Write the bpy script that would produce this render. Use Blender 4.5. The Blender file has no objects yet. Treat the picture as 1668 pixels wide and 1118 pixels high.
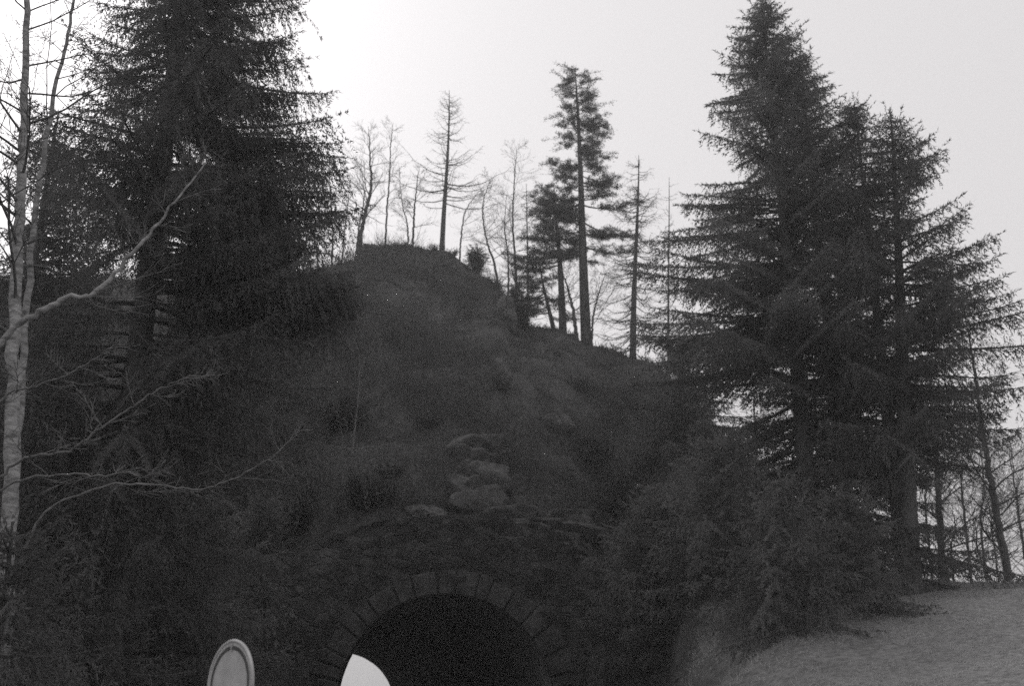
import bpy, bmesh, math, random
import numpy as np
from mathutils import Vector, Matrix

S = bpy.context.scene
C = S.collection
W, H = 1668.0, 1118.0
HF = 1788.0                       # focal length in photo pixels
PITCH = math.radians(18.6)
CAM = np.array((0.0, 0.0, 1.6))

# ------------------------------------------------------------------ camera
cd = bpy.data.cameras.new("camera")
cam = bpy.data.objects.new("camera", cd); C.objects.link(cam)
cam.location = CAM
cam.rotation_euler = (math.radians(90) + PITCH, 0, 0)
cd.sensor_width = 36.0
cd.lens = 36.0 * HF / W
cd.clip_end = 3000
cd.dof.use_dof = True              # slightly missed focus of an old hand camera
cd.dof.focus_distance = 17.0
cd.dof.aperture_fstop = 1.5
S.camera = cam
S.view_settings.view_transform = 'Standard'
S.view_settings.look = 'None'
S.view_settings.gamma = 1.0
S.view_settings.exposure = 0.0
S.cycles.use_denoising = False     # keeps fine twigs; what noise is left reads as grain
S.cycles.use_adaptive_sampling = False
S.cycles.max_bounces = 5
S.cycles.diffuse_bounces = 3
S.cycles.volume_bounces = 0
S.cycles.transparent_max_bounces = 4
S.cycles.sample_clamp_indirect = 2.0

# ------------------------------------------------------------------ sky and sun
SUN_AZ, SUN_EL = math.radians(-34), math.radians(38)     # azimuth from +Y, to the left
w = bpy.data.worlds.new("World"); S.world = w; w.use_nodes = True
nt = w.node_tree; nt.nodes.clear()
sky = nt.nodes.new('ShaderNodeTexSky'); sky.sky_type = 'NISHITA'; sky.sun_disc = False
sky.sun_elevation = SUN_EL; sky.sun_rotation = SUN_AZ
sky.air_density = 1.0; sky.dust_density = 6.0; sky.ozone_density = 1.0
bw = nt.nodes.new('ShaderNodeRGBToBW')
mulm = nt.nodes.new('ShaderNodeMath'); mulm.operation = 'MULTIPLY_ADD'
mulm.inputs[1].default_value = 0.22; mulm.inputs[2].default_value = 7.1
cmb = nt.nodes.new('ShaderNodeCombineColor')
bg = nt.nodes.new('ShaderNodeBackground'); bg.inputs['Strength'].default_value = 0.10
wo = nt.nodes.new('ShaderNodeOutputWorld')
nt.links.new(sky.outputs[0], bw.inputs[0]); nt.links.new(bw.outputs[0], mulm.inputs[0])
cmbm = nt.nodes.new('ShaderNodeMixRGB'); cmbm.blend_type = 'MULTIPLY'; cmbm.inputs[0].default_value = 1
cmbm.inputs[2].default_value = (1.0, 0.975, 0.985, 1)
nt.links.new(mulm.outputs[0], cmbm.inputs[1]); nt.links.new(cmbm.outputs[0], bg.inputs[0])
nt.links.new(bg.outputs[0], wo.inputs[0])
nt.nodes.remove(cmb)

sd = bpy.data.lights.new("sun", 'SUN'); sun = bpy.data.objects.new("sun", sd); C.objects.link(sun)
sd.energy = 1.0; sd.angle = math.radians(14); sd.color = (1, 0.985, 0.97)
sdir = Vector((math.sin(SUN_AZ) * math.cos(SUN_EL), math.cos(SUN_AZ) * math.cos(SUN_EL), math.sin(SUN_EL)))
sun.rotation_euler = (-sdir).to_track_quat('-Z', 'Y').to_euler()
sun.location = sdir * 80

# ------------------------------------------------------------------ helpers
RIGHT = np.array((1.0, 0, 0))
FWD = np.array((0, math.cos(PITCH), math.sin(PITCH)))
UP = np.array((0, -math.sin(PITCH), math.cos(PITCH)))


def at(px, py, Y):
    """world point that stands Y metres ahead and shows at photo pixel px, py"""
    a = (px - W / 2) / HF; b = -(py - H / 2) / HF
    d = RIGHT * a + UP * b + FWD
    return CAM + d * (Y / d[1])


def _hash(ix, iy, seed):
    n = (ix.astype(np.int64) * 374761393 + iy.astype(np.int64) * 668265263 + seed * 144269504) & 0x7fffffff
    n = ((n ^ (n >> 13)) * 1274126177) & 0x7fffffff
    n = n ^ (n >> 16)
    return (n & 0xffff) / 65535.0


def vnoise(x, y, seed=0):
    x = np.asarray(x, float); y = np.asarray(y, float)
    ix = np.floor(x); iy = np.floor(y); fx = x - ix; fy = y - iy
    fx = fx * fx * (3 - 2 * fx); fy = fy * fy * (3 - 2 * fy)
    a = _hash(ix, iy, seed); b = _hash(ix + 1, iy, seed); c = _hash(ix, iy + 1, seed); d = _hash(ix + 1, iy + 1, seed)
    return (a * (1 - fx) + b * fx) * (1 - fy) + (c * (1 - fx) + d * fx) * fy


def fbm(x, y, seed=0, octv=4):
    t = 0; a = 0.5
    for k in range(octv):
        t = t + a * (vnoise(x, y, seed + k * 17) - 0.5) * 2
        x = x * 2.03; y = y * 2.03; a *= 0.5
    return t


def mesh_np(name, V, F, m, parent=None, smooth=False):
    """V (n,3), F (k,3) or (k,4): ONE mesh object"""
    me = bpy.data.meshes.new(name)
    V = np.asarray(V, np.float32); F = np.asarray(F, np.int32)
    n = F.shape[1]
    me.vertices.add(len(V)); me.vertices.foreach_set('co', V.ravel())
    me.loops.add(F.size); me.loops.foreach_set('vertex_index', F.ravel())
    me.polygons.add(len(F))
    me.polygons.foreach_set('loop_start', np.arange(0, F.size, n, dtype=np.int32))
    me.update(calc_edges=True)
    if smooth:
        me.polygons.foreach_set('use_smooth', np.ones(len(F), bool))
    me.materials.append(m)
    o = bpy.data.objects.new(name, me); C.objects.link(o)
    if parent: o.parent = parent
    return o


def crown_np(v1, f1, m1, v2, f2, m2, parent):
    """boughs and foliage as one crown mesh with two materials"""
    t1 = np.concatenate([f1[:, [0, 1, 2]], f1[:, [0, 2, 3]]])
    o = mesh_np('crown', np.concatenate([v1, v2]), np.concatenate([t1, f2 + len(v1)]), m1, parent)
    o.data.materials.append(m2)
    mi = np.zeros(len(t1) + len(f2), np.int32); mi[len(t1):] = 1
    o.data.polygons.foreach_set('material_index', mi)
    return o


def bm_obj(name, bm, m, parent=None, smooth=False):
    me = bpy.data.meshes.new(name)
    if smooth:
        for f in bm.faces: f.smooth = True
    bm.to_mesh(me); bm.free(); me.materials.append(m)
    o = bpy.data.objects.new(name, me); C.objects.link(o)
    if parent: o.parent = parent
    return o


def tag(o, label=None, cat=None, group=None, kind=None):
    if label: o['label'] = label
    if cat: o['category'] = cat
    if group: o['group'] = group
    if kind: o['kind'] = kind
    return o


def thing(name, label, cat, loc, group=None):
    o = bpy.data.objects.new(name, None); C.objects.link(o)
    o.empty_display_size = 0.3
    o.location = tuple(float(v) for v in loc)
    return tag(o, label, cat, group)


def material(name, c0, c1, scale=4.0, rough=0.9, bump=0.0, bscale=None, detail=6, spec=0.2, stretch=None, tint=(1, 1, 1)):
    m = bpy.data.materials.new(name); m.use_nodes = True
    n = m.node_tree.nodes; l = m.node_tree.links
    p = n['Principled BSDF']; p.inputs['Roughness'].default_value = rough
    p.inputs['Specular IOR Level'].default_value = spec
    tc = n.new('ShaderNodeTexCoord'); mp = n.new('ShaderNodeMapping')
    if stretch: mp.inputs['Scale'].default_value = stretch
    l.new(tc.outputs['Object'], mp.inputs[0])
    tx = n.new('ShaderNodeTexNoise'); tx.inputs['Scale'].default_value = scale; tx.inputs['Detail'].default_value = detail
    tx.inputs['Roughness'].default_value = 0.65
    l.new(mp.outputs[0], tx.inputs['Vector'])
    cr = n.new('ShaderNodeValToRGB')
    cr.color_ramp.elements[0].position = 0.34; cr.color_ramp.elements[1].position = 0.68
    cr.color_ramp.elements[0].color = (c0 * tint[0], c0 * tint[1], c0 * tint[2], 1)
    cr.color_ramp.elements[1].color = (c1 * tint[0], c1 * tint[1], c1 * tint[2], 1)
    l.new(tx.outputs[0], cr.inputs[0]); l.new(cr.outputs[0], p.inputs['Base Color'])
    if bump:
        t2 = n.new('ShaderNodeTexNoise'); t2.inputs['Scale'].default_value = bscale or scale * 3; t2.inputs['Detail'].default_value = 8
        l.new(mp.outputs[0], t2.inputs['Vector'])
        b = n.new('ShaderNodeBump'); b.inputs['Strength'].default_value = 0.9; b.inputs['Distance'].default_value = bump
        l.new(t2.outputs[0], b.inputs['Height']); l.new(b.outputs[0], p.inputs['Normal'])
    return m


M = {
    'soil': material('soil', 0.022, 0.085, 0.9, bump=0.12, bscale=5.0, detail=9),
    'litter': material('forest_litter', 0.03, 0.08, 1.4, bump=0.04, bscale=14),
    'asphalt': material('asphalt', 0.04, 0.06, 30, bump=0.004, bscale=120),
    'needles': material('spruce_needles', 0.08, 0.20, 1.3, rough=0.75),
    'needles_pale': material('pale_spruce_needles', 0.09, 0.22, 1.6, rough=0.7),
    'pine_needles': material('pine_needles', 0.08, 0.18, 1.5, rough=0.75),
    'bark': material('bark', 0.05, 0.12, 6, bump=0.02, bscale=22, stretch=(1, 1, 0.3)),
    'birch': material('birch_bark', 0.10, 0.45, 7, bump=0.006, bscale=25, stretch=(0.7, 0.7, 2.2)),
    'twig': material('twig_bark', 0.05, 0.12, 8),
    'pale_twig': material('pale_twig_bark', 0.09, 0.24, 8),
    'rock': material('rock', 0.03, 0.13, 2.4, bump=0.12, bscale=3.5, detail=10),
    'stone': material('dressed_stone', 0.02, 0.09, 2.2, bump=0.03, bscale=12, detail=9),
    'lining': material('tunnel_lining', 0.14, 0.28, 1.2, rough=0.8, bump=0.03, bscale=6),
    'grass': material('dry_grass_blades', 0.04, 0.13, 0.6),
    'pale_grass': material('veil_pale_grass_blades', 0.34, 0.56, 0.8),  # dry grass, paled further to carry the light veil painted on the bank
        'leaf': material('bush_leaves', 0.03, 0.08, 3),
    'sign_white': material('sign_enamel', 0.42, 0.62, 5, rough=0.5, spec=0.4),
    'sign_dark': material('sign_ring_paint', 0.06, 0.10, 12, rough=0.5, spec=0.4),
    'zinc': material('galvanised_steel', 0.22, 0.34, 14, rough=0.5, spec=0.5),
}


def add_translucency(m, f):
    n = m.node_tree.nodes; l = m.node_tree.links; p = n['Principled BSDF']; out = n['Material Output']
    tr = n.new('ShaderNodeBsdfTranslucent'); mx = n.new('ShaderNodeMixShader'); mx.inputs[0].default_value = f
    l.new(p.inputs['Base Color'].links[0].from_socket, tr.inputs[0])
    l.new(p.outputs[0], mx.inputs[1]); l.new(tr.outputs[0], mx.inputs[2]); l.new(mx.outputs[0], out.inputs[0])


for k in ('needles', 'needles_pale', 'pine_needles', 'leaf', 'grass', 'pale_grass'): add_translucency(M[k], 0.45)


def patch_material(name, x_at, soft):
    """dark heath to pale dry turf eastwards; the grading also paints in a light veil"""
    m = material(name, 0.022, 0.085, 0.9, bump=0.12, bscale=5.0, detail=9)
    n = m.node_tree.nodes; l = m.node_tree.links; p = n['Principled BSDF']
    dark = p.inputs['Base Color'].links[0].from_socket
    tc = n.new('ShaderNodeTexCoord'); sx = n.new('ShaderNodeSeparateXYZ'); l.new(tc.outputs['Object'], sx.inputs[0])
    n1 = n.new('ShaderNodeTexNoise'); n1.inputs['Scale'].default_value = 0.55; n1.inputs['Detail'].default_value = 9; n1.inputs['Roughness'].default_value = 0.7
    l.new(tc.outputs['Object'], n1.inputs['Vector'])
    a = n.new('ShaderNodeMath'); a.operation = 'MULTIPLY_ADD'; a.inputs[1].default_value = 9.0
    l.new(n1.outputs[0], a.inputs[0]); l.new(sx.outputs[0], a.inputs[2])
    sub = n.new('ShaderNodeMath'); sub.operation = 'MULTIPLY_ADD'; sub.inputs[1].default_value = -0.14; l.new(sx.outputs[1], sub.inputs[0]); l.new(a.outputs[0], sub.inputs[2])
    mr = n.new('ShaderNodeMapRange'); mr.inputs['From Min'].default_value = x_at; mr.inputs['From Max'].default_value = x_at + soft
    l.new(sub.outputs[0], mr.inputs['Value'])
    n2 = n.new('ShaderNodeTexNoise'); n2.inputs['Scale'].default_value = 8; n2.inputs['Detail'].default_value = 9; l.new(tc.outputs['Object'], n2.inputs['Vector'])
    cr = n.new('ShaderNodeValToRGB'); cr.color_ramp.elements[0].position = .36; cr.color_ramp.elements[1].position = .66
    cr.color_ramp.elements[0].color = (.22, .22, .22, 1); cr.color_ramp.elements[1].color = (.44, .44, .44, 1); l.new(n2.outputs[0], cr.inputs[0])  # dry turf tone, raised so the bank's colour stands in for a light veil
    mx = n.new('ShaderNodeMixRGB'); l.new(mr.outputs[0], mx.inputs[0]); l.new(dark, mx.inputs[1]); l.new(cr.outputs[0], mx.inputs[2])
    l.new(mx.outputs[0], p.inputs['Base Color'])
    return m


def masonry(name, c0, c1, scale):
    m = material(name, c0, c1, 1.6, bump=0.03, bscale=9, detail=10); n = m.node_tree.nodes; l = m.node_tree.links; p = n['Principled BSDF']
    tc = n.new('ShaderNodeTexCoord'); mp = n.new('ShaderNodeMapping'); mp.inputs['Scale'].default_value = (1, 1, 1.5)
    nz = n.new('ShaderNodeTexNoise'); nz.inputs['Scale'].default_value = 1.5
    l.new(tc.outputs['Object'], nz.inputs['Vector'])
    ad = n.new('ShaderNodeMixRGB'); ad.blend_type = 'ADD'; ad.inputs[0].default_value = .25; l.new(tc.outputs['Object'], ad.inputs[1]); l.new(nz.outputs['Color'], ad.inputs[2])
    l.new(ad.outputs[0], mp.inputs[0])
    vo = n.new('ShaderNodeTexVoronoi'); vo.feature = 'DISTANCE_TO_EDGE'; vo.inputs['Scale'].default_value = scale; l.new(mp.outputs[0], vo.inputs['Vector'])
    v2 = n.new('ShaderNodeTexVoronoi'); v2.inputs['Scale'].default_value = scale; l.new(mp.outputs[0], v2.inputs['Vector'])
    rr_ = n.new('ShaderNodeMapRange'); rr_.inputs['From Max'].default_value = .09; l.new(vo.outputs['Distance'], rr_.inputs['Value'])
    bw_ = n.new('ShaderNodeRGBToBW'); l.new(v2.outputs['Color'], bw_.inputs[0])
    m1 = n.new('ShaderNodeMath'); m1.operation = 'MULTIPLY_ADD'; m1.inputs[1].default_value = 1.1; m1.inputs[2].default_value = .45; l.new(bw_.outputs[0], m1.inputs[0])
    m2 = n.new('ShaderNodeMixRGB'); m2.blend_type = 'MULTIPLY'; m2.inputs[0].default_value = 1
    l.new(p.inputs['Base Color'].links[0].from_socket, m2.inputs[1]); l.new(m1.outputs[0], m2.inputs[2]); l.new(m2.outputs[0], p.inputs['Base Color'])
    b = n.new('ShaderNodeBump'); b.inputs['Distance'].default_value = .05; b.inputs['Strength'].default_value = .8; l.new(rr_.outputs[0], b.inputs['Height'])
    l.new(p.inputs['Normal'].links[0].from_socket, b.inputs['Normal']); l.new(b.outputs[0], p.inputs['Normal'])
    return m


M['hillside'] = patch_material('hillside_heath_turf_and_veil', 3.0, 12.0)
M['rubble'] = masonry('rubble_stonework', 0.018, 0.07, 2.5)


def tube(points, radii, sides=8):
    P = np.asarray(points, float); R = np.asarray(radii, float)
    T = np.gradient(P, axis=0); T /= np.linalg.norm(T, axis=1, keepdims=True) + 1e-9
    ref = np.array((0.3, 1, 0.1)); V = []
    for p, t, r in zip(P, T, R):
        a = np.cross(t, ref); a /= np.linalg.norm(a); b = np.cross(t, a)
        th = np.linspace(0, 2 * math.pi, sides, endpoint=False)
        V.append(p + r * (np.cos(th)[:, None] * a + np.sin(th)[:, None] * b))
    V = np.concatenate(V); n = len(P); F = []
    for i in range(n - 1):
        for j in range(sides):
            k = (j + 1) % sides
            F.append((i * sides + j, i * sides + k, (i + 1) * sides + k, (i + 1) * sides + j))
    return V, np.array(F)


def smooth_path(pts, n=40):
    """Catmull-Rom through pts"""
    P = np.asarray(pts, float); P = np.vstack([2 * P[0] - P[1], P, 2 * P[-1] - P[-2]])
    seg = len(P) - 3; out = []
    for t in np.linspace(0, seg - 1e-6, n):
        i = int(t); u = t - i; a, b, c, d = P[i:i + 4]
        out.append(0.5 * (2 * b + (c - a) * u + (2 * a - 5 * b + 4 * c - d) * u * u + (3 * b - a - 3 * c + d) * u ** 3))
    return np.array(out)


def segs_mesh(P0, P1, R0, R1):
    """three-sided tapered sticks, vectorised"""
    P0 = np.asarray(P0, float); P1 = np.asarray(P1, float); R0 = np.asarray(R0, float); R1 = np.asarray(R1, float)
    T = P1 - P0; T /= np.linalg.norm(T, axis=1, keepdims=True) + 1e-9
    ref = np.tile(np.array((0.31, 0.87, 0.13)), (len(T), 1))
    A = np.cross(T, ref); A /= np.linalg.norm(A, axis=1, keepdims=True) + 1e-9; B = np.cross(T, A)
    V = []
    for (P, R) in ((P0, R0), (P1, R1)):
        for k in range(3):
            th = k * 2 * math.pi / 3
            V.append(P + R[:, None] * (math.cos(th) * A + math.sin(th) * B))
    V = np.stack(V, 1).reshape(-1, 3)
    base = np.arange(len(P0))[:, None] * 6
    F = np.concatenate([base + np.array([k, (k + 1) % 3, (k + 1) % 3 + 3, k + 3]) for k in range(3)], 0)
    return V, F


def needles_mesh(rng, P, T, ln, wd, spread=0.8):
    """one slim triangle per point, roughly along T"""
    n = len(P)
    D = T + spread * rng.normal(size=(n, 3)); D /= np.linalg.norm(D, axis=1, keepdims=True) + 1e-9
    Wv = np.cross(D, rng.normal(size=(n, 3))); Wv /= np.linalg.norm(Wv, axis=1, keepdims=True) + 1e-9
    L = ln * rng.uniform(0.6, 1.3, (n, 1)); w2 = wd * rng.uniform(0.6, 1.3, (n, 1)) * 0.5
    V = np.stack([P - Wv * w2, P + Wv * w2, P + D * L], 1).reshape(-1, 3)
    return V, np.arange(3 * n).reshape(-1, 3)


# ------------------------------------------------------------------ the terrain
# skyline of the hill read from the photograph: pixel x, pixel y, distance of the crest
RIDGE = [(-900, 470, 44), (-300, 470, 45), (0, 462, 47), (200, 455, 49), (400, 478, 51), (500, 446, 52), (540, 434, 53), (575, 420, 54),
         (588, 413, 55), (601, 406, 55), (618, 400, 55), (659, 400, 56), (693, 403, 56), (726, 408, 56), (746, 418, 55), (763, 433, 55),
         (790, 448, 54), (814, 460, 53), (824, 482, 52.5), (833, 515, 52), (867, 527, 51), (911, 533, 50), (937, 544, 50),
         (964, 564, 49), (988, 573, 49), (1022, 579, 48), (1060, 590, 47), (1110, 625, 45), (1170, 700, 43),
         (1240, 780, 40), (1320, 850, 37), (1400, 905, 34), (1470, 940, 31), (1560, 948, 29), (1700, 948, 28), (2200, 960, 26), (3200, 1000, 26)]
rp = [at(*r) for r in RIDGE]
R_AZ = np.array([math.atan2(p[0], p[1]) for p in rp]); R_R = np.array([math.hypot(p[0], p[1]) for p in rp]); R_Z = np.array([p[2] for p in rp])

PORTAL = np.array((at(726, 1100, 32.0)[0], 32.0))
FAR = np.array((at(556, 1140, 64.0)[0], 64.0))
AR, AZC = 3.0, 1.74                 # arch radius and height of its centre


def axis_x(y):
    return PORTAL[0] + (FAR[0] - PORTAL[0]) * (np.asarray(y) - PORTAL[1]) / (FAR[1] - PORTAL[1])


FOOT = [(-900, 15, -0.6), (-300, 20, -0.6), (100, 25, -0.6), (330, 29.5, -0.6), (450, 31.7, 0.5), (520, 32.2, 5.2), (600, 32.25, 6.3), (860, 32.25, 6.4),
        (930, 32.0, 5.2), (1000, 31.0, 0.8), (1060, 26.5, -0.6), (1120, 22, -0.6), (1200, 17.5, -0.6), (1300, 14, -0.6), (1450, 11.5, -0.6), (1700, 9.5, -0.6), (3200, 8, -0.6)]
F_AZ = np.array([math.atan((f[0] - W / 2) / HF) for f in FOOT]); F_R = np.array([f[1] for f in FOOT]); F_Z = np.array([f[2] for f in FOOT])


def hz(x, y, rough=True):
    x = np.asarray(x, float); y = np.asarray(y, float)
    az = np.arctan2(x, y); r = np.hypot(x, y)
    rr = np.interp(az, R_AZ, R_R); zr = np.interp(az, R_AZ, R_Z)
    rf = np.interp(az, F_AZ, F_R); zf = np.interp(az, F_AZ, F_Z)
    s = np.clip((r - rf) / (rr - rf), 0, 1)
    bump = 0.0
    big = np.clip((zr - 8) / 10, 0, 1)
    prof = s ** (0.92 - 0.05 * big)
    # benches and rocky steps of the hill face
    prof = prof + big * 0.022 * np.sin(s * 17 + 3 * fbm(x * 0.08, y * 0.05, 5)) * np.sin(math.pi * s)
    z = zf + (zr - zf) * prof
    back = np.clip(r - rr, 0, None)
    z = z - back * 0.10 - (back / 13.0) ** 2 * (0.6 + 1.0 * (1 - big))
    if rough:
        edge = np.clip(1.15 - np.abs(s - 1) * 0, 0, 1)
        amp = (0.25 + 0.75 * np.clip((zr - 6) / 5, 0, 1)) * np.clip(s * 4, 0, 1) * (0.35 + 0.65 * big) * np.where(s >= 1, 0.42, np.clip((1 - s) * 5, 0.38, 1))
        z = z + amp * fbm(x * 0.33, y * 0.33, 11, 5) * edge
        z = z + 0.26 * big * np.clip(s * 6, 0, 1) * fbm(x * 1.7, y * 1.7, 31, 3)
        crag = np.clip(fbm(x * 0.16 + 9, y * 0.16, 41, 3) * 3 + .25, 0, 1) * big * np.clip((x + 20) / 6, 0, 1) * np.clip(s * 5, 0, 1) * np.where(s >= 1, .4, np.clip((1 - s) * 6, .3, 1))
        z = z + crag * 0.55 * (np.floor(3 * vnoise(x * .55, y * .8, 43)) / 3 - .4)
    z = np.where(r < rf, -0.6, z)
    cut = (y > FAR[1] + 0.2) & (np.abs(x - axis_x(y)) < 9)
    z = np.where(cut, -0.6, z)
    return np.maximum(z, -0.6)


def ground_z(x, y):
    return max(0.0, float(hz(np.array([x]), np.array([y]))[0]))


step = 0.34
xs = np.arange(-66, 62, step); ys = np.arange(-6, 100, step)
GX, GY = np.meshgrid(xs, ys); GZ = hz(GX, GY)
nx, ny = len(xs), len(ys)
V = np.stack([GX, GY, GZ], -1).reshape(-1, 3)
idx = np.arange(nx * ny).reshape(ny, nx)
F = np.stack([idx[:-1, :-1], idx[:-1, 1:], idx[1:, 1:], idx[1:, :-1]], -1).reshape(-1, 4)
zmin = V[F, 2].min(1); zmax = V[F, 2].max(1)
cx = V[F, 0].mean(1); cy = V[F, 1].mean(1)
lat = np.abs(cx - axis_x(cy))
keep = zmax > -0.55
keep &= ~((lat < 3.7) & (zmin < 5.3) & (cy > 31) & (cy < 66))
F = F[keep]
FX, FY = cx[keep], cy[keep]
azc = np.arctan2(FX, FY)
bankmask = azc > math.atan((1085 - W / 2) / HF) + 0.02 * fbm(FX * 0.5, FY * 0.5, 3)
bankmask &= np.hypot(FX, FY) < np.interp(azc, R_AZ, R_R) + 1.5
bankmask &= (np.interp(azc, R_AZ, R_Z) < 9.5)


def compact(V, F):
    u, inv = np.unique(F.ravel(), return_inverse=True)
    return V[u], inv.reshape(F.shape)


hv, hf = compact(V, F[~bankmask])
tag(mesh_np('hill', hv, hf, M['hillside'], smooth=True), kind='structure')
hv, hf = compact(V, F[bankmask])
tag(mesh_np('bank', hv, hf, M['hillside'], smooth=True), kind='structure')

# ground sheet to the horizon
G = 900.0
tag(mesh_np('ground', [(-G, -G, 0), (G, -G, 0), (G, G, 0), (-G, G, 0)], [(0, 1, 2, 3)], M['litter']), kind='structure')
# road through the tunnel
rc = smooth_path([(0.6, -60, 0), (0.6, -20, 0), (0.4, 5, 0), (-0.5, 20, 0), (PORTAL[0], 32, 0), (-6.0, 48, 0), (FAR[0], 64, 0), (-20, 105, 0), (-30, 145, 0)], 60)
V = []; F = []
for i, p in enumerate(rc):
    for k in (-2.6, 2.6): V.append((p[0] + k, p[1], 0.006))
    if i: F.append((2 * i - 2, 2 * i - 1, 2 * i + 1, 2 * i))
tag(mesh_np('road', V, F, M['asphalt']), kind='structure')

# ------------------------------------------------------------------ tunnel portal
portal = thing('tunnel_portal', 'dark stone tunnel mouth with round arch of cut stones at the hill foot', 'tunnel',
               (PORTAL[0], 32.0, 0))


def arch_path(R, n=48):
    """(x,z,nx,nz) from left foot over the crown to right foot"""
    out = []
    for z in np.linspace(-0.1, AZC, 5)[:-1]: out.append((-R, z, -1, 0))
    for t in np.linspace(math.pi, 0, n): out.append((R * math.cos(t), AZC + R * math.sin(t), math.cos(t), math.sin(t)))
    for z in np.linspace(AZC, -0.1, 5)[1:]: out.append((R, z, 1, 0))
    return np.array(out)


# lining, skewed along the tunnel, with thickness
ap = arch_path(AR, 40); V = []; F = []
ts = np.linspace(-0.014, 1.014, 31); n = len(ap)
for t in ts:
    off = t * (FAR - PORTAL)
    jit = 0.02 * fbm(ap[:, 0] * 2, ap[:, 1] * 2 + t * 40, 77)
    for (x, z, a, b), j in zip(ap, jit): V.append((x + off[0] + a * j, off[1] + 0.0, z + b * j))
for i in range(len(ts) - 1):
    for j in range(n - 1): F.append((i * n + j, i * n + j + 1, (i + 1) * n + j + 1, (i + 1) * n + j))
mesh_np('lining', V, F, M['lining'], portal, smooth=True)


def facade(name, y0, y1, seed, parent, flip=1, offx=0.0, offy=0.0, reach=4.0):
    """rough rubble face round the arch: outward strips from the arch edge"""
    p = arch_path(AR + 0.03, 70); offs = np.concatenate([[0], np.linspace(0.05, reach, 40)]); V = []; F = []; n = len(p)
    for oi, o in enumerate(offs):
        k = 1 + 0.10 * fbm(p[:, 0] * 0.6 + seed, p[:, 1] * 0.6, seed) * (o / reach)
        x = p[:, 0] + p[:, 2] * o * k; z = p[:, 1] + p[:, 3] * o * k * 0.56
        st = 0.13 * np.round(2.5 * vnoise(x * 1.9, z * 2.6, seed + 3)) / 2.5 + 0.10 * fbm(x * 2.2, z * 2.2, seed + 9)
        d = (y0 if oi else y1) - st * min(1, o / 0.8) * flip
        if oi == len(offs) - 1: d = np.full(n, y1 + 0.5 * flip)
        for a, b, c in zip(x, (d if np.ndim(d) else np.full(n, d)), z): V.append((a + offx, b + offy, c))
    for i in range(len(offs) - 1):
        for j in range(n - 1): F.append((i * n + j, i * n + j + 1, (i + 1) * n + j + 1, (i + 1) * n + j))
    return mesh_np(name, V, F, M['rubble'], parent)


facade('rubble_wall', -0.35, 0.25, 5, portal)
facade('rear_wall', 0.35, -0.25, 8, portal, -1, FAR[0] - PORTAL[0], 32.0)


def voussoirs(name, y0, seed, parent, offx=0.0, offy=0.0, sgn=1):
    rng = random.Random(seed); bm = bmesh.new()
    arc = []                                   # (start, end) along the arch line, in metres
    total = math.pi * AR + 2 * AZC; s = 0
    while s < total - 0.2:
        l = rng.uniform(0.30, 0.68)
        if total - s - l < 0.3: l = total - s
        arc.append((s, s + l)); s += l

    def pt(s, o):
        if s < AZC: return (-AR - o, s)
        if s > AZC + math.pi * AR: return (AR + o, AZC - (s - AZC - math.pi * AR))
        t = math.pi - (s - AZC) / AR
        return ((AR + o) * math.cos(t), AZC + (AR + o) * math.sin(t))
    for (a, b) in arc:
        th = rng.uniform(0.52, 0.78); pr = rng.uniform(-0.02, 0.10); g = rng.uniform(.01, .035); e = 0.035
        prof = [(a + g, 0.0), (b - g, 0.0), (b - g, th), (a + g, th)]
        inn = [(a + g + e, e), (b - g - e, e), (b - g - e, th - e), (a + g + e, th - e)]
        back = [bm.verts.new((pt(q, o)[0] + offx, y0 + sgn * 0.4 + offy, pt(q, o)[1])) for q, o in prof]
        mid = [bm.verts.new((pt(q, o)[0] + offx, y0 - sgn * (pr - e) + offy, pt(q, o)[1])) for q, o in prof]
        fr = [bm.verts.new((pt(q, o)[0] + offx, y0 - sgn * (pr + rng.uniform(0, 0.02)) + offy, pt(q, o)[1])) for q, o in inn]
        for k in range(4):
            j = (k + 1) % 4
            bm.faces.new((back[k], back[j], mid[j], mid[k])); bm.faces.new((mid[k], mid[j], fr[j], fr[k]))
        bm.faces.new(fr)
    return bm_obj(name, bm, M['stone'], parent)


voussoirs('arch_ring', -0.46, 3, portal)
voussoirs('rear_arch_ring', 0.46, 4, portal, FAR[0] - PORTAL[0], 32.0, -1)


# ------------------------------------------------------------------ rocks
def rock_mesh(seed, sx, sy, sz, sub=4, planes=16):
    rng = np.random.default_rng(seed); bm = bmesh.new()
    bmesh.ops.create_icosphere(bm, subdivisions=sub, radius=1)
    N = rng.normal(size=(planes, 3)); N /= np.linalg.norm(N, axis=1, keepdims=True); D = rng.uniform(0.66, 1.0, planes)
    for v in bm.verts:
        d = np.array(v.co); q = N @ d
        r = min(1.05, np.min(np.where(q > 0.05, D / np.maximum(q, 0.05), 9)))
        q1 = float(fbm(np.array([d[0] * 2.2 + seed + d[2]]), np.array([d[1] * 2.2 + d[2] * 3.1]), seed, 5)[0])
        q2 = abs(float(fbm(np.array([d[0] * 1.6 + d[2] * .4 + seed]), np.array([d[2] * 2.1 - d[1]]), seed + 5, 2)[0]))
        r += 0.07 * q1 - 0.16 * max(0.0, 1 - q2 / 0.05) 
        v.co = Vector((d[0] * r * sx, d[1] * r * sy, d[2] * r * sz))
    return bm


def rock(name, label, cat, px, py, Y, w, dpt, h, seed, group=None, sub=5, rot=0.0, sink=0.58):
    p = at(px, py, Y); gz = ground_z(p[0], p[1])
    bm = rock_mesh(seed, w / 2, dpt / 2, h / 2, sub, 34)
    o = bm_obj(name, bm, M['rock']); o.location = (p[0], p[1], gz + h * (0.5 - sink)); o.rotation_euler = (0, 0.08, rot)
    return tag(o, label, cat, group)


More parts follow.
